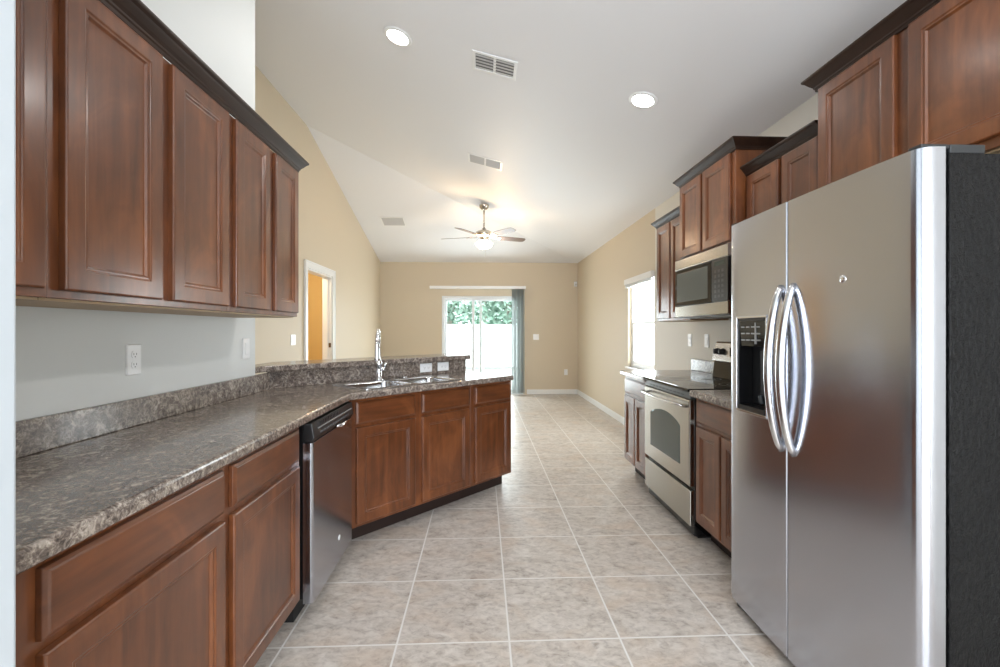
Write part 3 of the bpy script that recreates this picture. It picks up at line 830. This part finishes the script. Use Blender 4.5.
# bowed handles
def fhandle(par, x):
    m = MB(); pts = []; n = 26
    for i in range(n + 1):
        u = i / n; z = .815 + .625 * u
        bow = math.sin(PI * u) ** .62
        pts.append((x, .004 - .054 * bow, z))
    rd_ = [.0125 + .0045 * math.sin(PI * i / n) for i in range(n + 1)]
    m.tube(pts, rd_, 14)
    o = m.build('handle', STEEL_P, par); return o
fhandle(fd, GAP - .033); fhandle(rd, GAP + .036)
MB().lathe([(.001, -.0035), (.011, -.0035), (.013, -.001), (.013, .002), (.001, .002)], (.669, .003, 1.435), 20, axis='y').build('badge', CHROME, rd)
m = MB(); m.box((FWd - .26, .10, 1.743), (FWd - .012, .20, 1.768)); m.box((FWd - .05, .02, 1.7555), (FWd - .012, .10, 1.768)); m.build('hinge_cover', plain('hinge_grey', srgb(34, 36, 38), .5), fr, .004)
m = MB(); m.box((.008, .02, 1.7555), (.045, .10, 1.768)); m.box((.008, .10, 1.743), (.10, .20, 1.768)); m.build('hinge_cover', plain('hinge_black', srgb(26, 26, 27), .45), fr, .004)
for xx in (.03, FWd - .05):
    m = MB(); m.lathe([(.001, 0.001), (.020, 0.001), (.020, .012), (.010, .016), (.010, .035), (.001, .035)], (xx, .055, 0), 14); m.build('leveling_foot', BLACK, fr)

# ------------------------------------------------------------------ range (local x = -Y, faces -X)
RX, RY0, RY1 = 1.262, 3.400, 2.652
RW = RY0 - RY1
rg = thing('range', 'stainless steel electric range with a black glass cooktop and arched oven window', 'range', (RX, RY0, 0), -PI / 2)
MB().box((.002, .03, .02), (RW - .002, .64, .895)).build('body', BGLOSS, rg, .003)
m = MB(); m.rings([[(.001, .03, .078), (.001, .002, .082), (.001, .002, .295), (.001, .03, .300)], [(RW - .001, .03, .078), (RW - .001, .002, .082), (RW - .001, .002, .295), (RW - .001, .03, .300)]])
m.build('storage_drawer', STEEL_R, rg, .004)
def arch(xa, xb, za, zb, rise, y, n=14):
    pts = [(xa, y, za), (xb, y, za), (xb, y, zb - rise)]
    for i in range(1, n): 
        u = i / n; x = xb + (xa - xb) * u; pts.append((x, y, zb - rise + rise * math.sin(PI * u) ** .7))
    pts.append((xa, y, zb - rise)); return pts
m = MB()
m.rings([[(.001, .03, .322), (RW - .001, .03, .322), (RW - .001, .03, .848), (.001, .03, .848)], [(.001, .002, .322), (RW - .001, .002, .322), (RW - .001, .002, .848), (.001, .002, .848)], [(.006, -.003, .328), (RW - .006, -.003, .328), (RW - .006, -.003, .842), (.006, -.003, .842)]])
od = m.build('oven_door', STEEL_R, rg, .002)
m = MB(); m.rings([arch(.125, RW - .130, .425, .722, .055, -.0032), arch(.125, RW - .130, .425, .722, .055, -.0048), arch(.132, RW - .137, .432, .715, .055, -.0058)]); m.build('oven_window', OVGLASS, od)
m = MB()
pts = [(.045, -.004, .805)] + [(.045 + (RW - .09) * i / 14, -.045 - .018 * math.sin(PI * i / 14), .812) for i in range(15)] + [(RW - .045, -.004, .805)]
m.tube(pts, .0125, 12, flat=.8); m.build('handle', STEEL_P, od)
MB().box((.001, .004, .852), (RW - .001, .04, .893)).build('control_trim', BLACK, rg, .004)
m = MB()
for i in range(10): m.box((.10 + i * .058, .002, .868), (.135 + i * .058, .006, .875))
m.build('vent_slots', BMAT, rg)
m = MB(); m.box((-.003, -.012, .896), (RW + .003, .531, .918)); ckt = m.build('cooktop', BGLOSS, rg, .006, 3)
for cx, cy, r_ in ((.20, .17, .105), (.56, .17, .085), (.20, .40, .085), (.56, .40, .105)):
    m = MB(); N = 40
    for ra in (r_, r_ * .55):
        rr = []
        for dr, z in ((0, .9181), (0, .9185), (.0035, .9185), (.0035, .9181)):
            rr.append([(cx + (ra - dr) * math.cos(2 * PI * i / N), cy + (ra - dr) * math.sin(2 * PI * i / N), z) for i in range(N)])
        m.rings(rr, False, False)
    m.build('burner_ring', plain('burner_print', srgb(88, 88, 90), .3) if cx == .20 and cy == .17 else bpy.data.materials['burner_print'], ckt)
m = MB(); m.rings([[(.002, .655, .90), (.002, .533, .90), (.002, .548, 1.04), (.002, .655, 1.04)], [(RW - .002, .655, .90), (RW - .002, .533, .90), (RW - .002, .548, 1.04), (RW - .002, .655, 1.04)]]); m.build('backguard_riser', BGLOSS, rg, .003)
m = MB(); m.rings([[(.001, .655, 1.041), (.001, .530, 1.041), (.001, .530, 1.055), (.001, .560, 1.178), (.001, .573, 1.190), (.001, .655, 1.190)], [(RW - .001, .655, 1.041), (RW - .001, .530, 1.041), (RW - .001, .530, 1.055), (RW - .001, .560, 1.178), (RW - .001, .573, 1.190), (RW - .001, .655, 1.190)]])
bgd = m.build('backguard', STEEL_P, rg, .004)
for xx in (.06, .135, RW - .135, RW - .06):
    m = MB(); c_ = (xx, .545, 1.115)
    m.lathe([(.001, .004), (.026, .004), (.026, -.004), (.021, -.008), (.019, -.028), (.001, -.029)], c_, 20, axis='y'); m.box((xx - .004, .513, 1.095), (xx + .004, .518, 1.135)); m.build('knob', BLACK, bgd)
MB().rings([rect(.24, RW - .24, 1.085, 1.150, 0, y) for y in (.555, .536)]).build('clock_display', BGLOSS, bgd)
MB().box((.02, .06, .001), (RW - .02, .60, .02)).build('feet', BLACK, rg)

# ------------------------------------------------------------------ microwave
MX = 1.500
mw = thing('microwave', 'stainless over-the-range microwave with a dark window, mounted above the range', 'microwave', (MX, RY0 - .002, 1.368), -PI / 2)
MW_ = RW - .006
MB().box((.003, .030, .0), (MW_ - .003, XR - MX - .001, .443)).build('case', BLACK, mw, .003)
def strip(z0, z1, name):
    m = MB(); m.rings([[(0, .029, z0), (0, .003, z0), (0, .0, z0 + .004), (0, .0, z1 - .004), (0, .003, z1), (0, .029, z1)], [(MW_, .029, z0), (MW_, .003, z0), (MW_, .0, z0 + .004), (MW_, .0, z1 - .004), (MW_, .003, z1), (MW_, .029, z1)]])
    return m.build(name, STEEL_R, mw)
strip(.365, .440, 'vent_grille'); strip(.008, .088, 'bottom_trim')
m = MB(); m.box((0, .0, .090), (MW_ * .735, .029, .363)); md = m.build('door', BGLOSS, mw, .003)
MB().rings([rect(.035, MW_ * .735 - .045, .120, .335, i, y) for i, y in [(0, -.0002), (0, -.0012), (.002, -.002)]]).build('door_window', MWGLASS, md)
m = MB(); m.box((MW_ * .735 + .002, .0, .090), (MW_, .029, .363)); cpn = m.build('control_panel', BLACK, mw, .003)
MB().box((MW_ * .735 + .04, -.0012, .318), (MW_ - .035, .0, .345)).build('clock_display', plain('lcd_grey', srgb(60, 72, 66), .2), cpn)
m = MB()
for r_ in range(6):
    for c_ in range(3): m.box((MW_ * .735 + .040 + c_ * .042, -.0012, .115 + r_ * .032), (MW_ * .735 + .068 + c_ * .042, .0, .133 + r_ * .032))
m.build('keypad', plain('keypad_grey', srgb(66, 66, 66), .4), cpn)
m = MB(); m.box((.05, .05, -.004), (.30, .28, .0)); m.box((MW_ - .30, .05, -.004), (MW_ - .05, .28, .0)); m.build('grease_filter', GREYBTN, mw)

# ------------------------------------------------------------------ ceiling fittings
SLR = math.atan(1.0 / (XR - XL)); SLF = math.atan(1.0 / (YF - 5.21))
def can(label, x, y, power=7):
    z = cright(x, y)
    t = thing('recessed_light', label, 'ceiling light', (x, y, z), rot=(0, SLR, 0), group='recessed ceiling lights')
    MB().lathe([(.070, -.0005), (.098, -.0005), (.098, -.004), (.092, -.008), (.076, -.009), (.070, -.006)], (0, 0, 0), 36).build('trim_ring', WHITE, t)
    o = MB().lathe([(.001, -.0125), (.05, -.012), (.072, -.0095), (.0725, -.0093), (.001, -.0092)], (0, 0, 0), 36).build('lens', LENS, t)
    l = bpy.data.lights.new('recessed_lamp', 'AREA'); l.shape = 'DISK'; l.size = .14; l.energy = power; l.color = (1, .97, .94)
    lo = bpy.data.objects.new('recessed_lamp', l); COL.objects.link(lo); lo.parent = t; lo.location = (0, 0, -.016)
    return t
can('round recessed ceiling light on the left, nearer the wall cabinets', -.571, 3.049)
can('round recessed ceiling light on the right, above the range side', 1.10, 2.996)
can('unseen recessed light added for fill near the back window, before the refrigerator', 1.10, .35, 5)  # extra fitting out of view, added to raise the kitchen's brightness

def vent(label, loc, rot, w_, d_, n=7, mid=True, flip=True):
    t = thing('air_vent', label, 'vent', loc, rot=rot, group='ceiling air vents')
    m = MB(); f = .022; hw_, hd_ = w_ / 2, d_ / 2
    m.prism([(-hw_, -hd_), (hw_, -hd_), (hw_, hd_), (-hw_, hd_)], -.007, -.0005, 0, [[(-hw_ + f, -hd_ + f), (hw_ - f, -hd_ + f), (hw_ - f, hd_ - f), (-hw_ + f, hd_ - f)]])
    if mid: m.box((-.009, -hd_ + f, -.007), (.009, hd_ - f, -.002))
    m.build('frame', WHITE, t, .002)
    MB().box((-hw_ + f, -hd_ + f, -.0014), (hw_ - f, hd_ - f, -.0006)).build('duct_opening', plain('duct_shadow_grey', srgb(120, 120, 121), .8), t)
    m = MB(); st = (d_ - 2 * f) / n
    for i in range(n):
        y = -hd_ + f + (i + .5) * st
        k_ = -1 if flip else 1
        m.rings([[(x, y - k_ * st * .40, -.0072), (x, y - k_ * st * .34, -.0078), (x, y + k_ * st * .42, -.0022), (x, y + k_ * st * .36, -.0016)] for x in (-hw_ + f, hw_ - f)])
    m.build('louvers', LOUV, t)
    return t
vent('white ceiling air vent nearest the camera, between the two recessed lights', (.088, 3.07, cright(.088, 0)), (0, SLR, 0), .315, .215, 5, True, False)
vent('white ceiling air vent above and before the fan', (.035, 4.855, cright(.035, 0)), (0, SLR, 0), .385, .25, 8)
vent('white ceiling air vent farthest away, left of the fan', (-1.45, 7.34, 2.64 + (YF - 7.34) / (YF - 5.21)), (-SLF, 0, 0), .385, .29, 8, False)

# ceiling fan
fz = cright(.03, 0)
fan = thing('ceiling_fan', 'five-blade ceiling fan with lit glass bowl hanging from the vaulted ceiling', 'ceiling fan', (.03, 6.47, 2.64), 0)
zc = fz - 2.64
MB().lathe([(.001, zc - .001), (.072, zc - .02), (.074, zc - .03), (.066, zc - .055), (.040, zc - .085), (.016, zc - .095), (.001, zc - .095)], (0, 0, 0), 28).build('canopy', NICKEL, fan)
MB().lathe([(.012, .09), (.012, zc - .09)], (0, 0, 0), 14).build('down_rod', NICKEL, fan)
MB().lathe([(.001, .125), (.028, .12), (.034, .10), (.085, .085), (.118, .066), (.125, .045), (.120, .020), (.095, .004), (.060, -.004), (.055, -.030), (.062, -.040), (.001, -.040)], (0, 0, 0), 36).build('motor_housing', NICKEL, fan)
for k in range(5):
    a_ = math.radians(20 + 72 * k); R_ = Matrix.Rotation(a_, 4, 'Z'); Tt = Matrix.Rotation(math.radians(-12), 4, 'X')
    def tr(p): return tuple(R_ @ (Tt @ Vector(p)))
    prof = [(.20, .052), (.24, .060), (.45, .066), (.60, .064), (.635, .055), (.652, .035), (.656, 0)]
    out = [(r_, w__) for r_, w__ in prof] + [(r_, -w__) for r_, w__ in reversed(prof[:-1])]
    m = MB(); m.rings([[tr((x, y, z)) for x, y in out] for z in (-.003, .003)])
    bo = m.build('blade', FANBL_T, fan)
    m = MB(); m.rings([[tr((x, y, z)) for x, y in ((.11, -.012), (.19, -.016), (.235, -.040), (.26, -.034), (.265, 0), (.26, .034), (.235, .040), (.19, .016), (.11, .012))] for z in (-.010, -.0035)]); m.build('blade_arm', NICKEL, bo)
MB().lathe([(.062, -.041), (.075, -.050), (.078, -.066), (.001, -.066)][::-1] if False else [(.001, -.041), (.062, -.041), (.078, -.052), (.080, -.062), (.001, -.062)], (0, 0, 0), 28).build('light_fitter', NICKEL, fan)
m = MB(); m.lathe([(.120, -.088), (.128, -.092), (.126, -.112), (.108, -.142), (.072, -.166), (.030, -.177), (.001, -.178)], (0, 0, 0), 36)
m.f.pop(-2); m.mi.pop(-2); m.sm.pop(-2)
m.build('glass_bowl', BOWL, fan)
for k in range(3):
    a_ = math.radians(90 + 120 * k + 15); x, y = .085 * math.cos(a_), .085 * math.sin(a_)
    m = MB(); m.tube([(x * .6, y * .6, -.055), (x, y, -.070)], .012, 8); m.lathe([(.001, -.115), (.014, -.112), (.024, -.098), (.022, -.084), (.012, -.070), (.001, -.070)], (x, y, .0), 14)
    m.build('bulb', LENS, fan)
for k in range(3):
    a_ = math.radians(45 + 120 * k)
    fl = bpy.data.lights.new('fan_lamp', 'POINT'); fl.energy = 9; fl.color = (1, .64, .32); fl.shadow_soft_size = .02
    fo = bpy.data.objects.new('fan_lamp', fl); COL.objects.link(fo); fo.parent = fan; fo.location = (.104 * math.cos(a_), .104 * math.sin(a_), -.086)
MB().tube([(.02, -.03, -.06), (.02, -.03, -.30)], .0012, 6).build('pull_chain', NICKEL, fan)
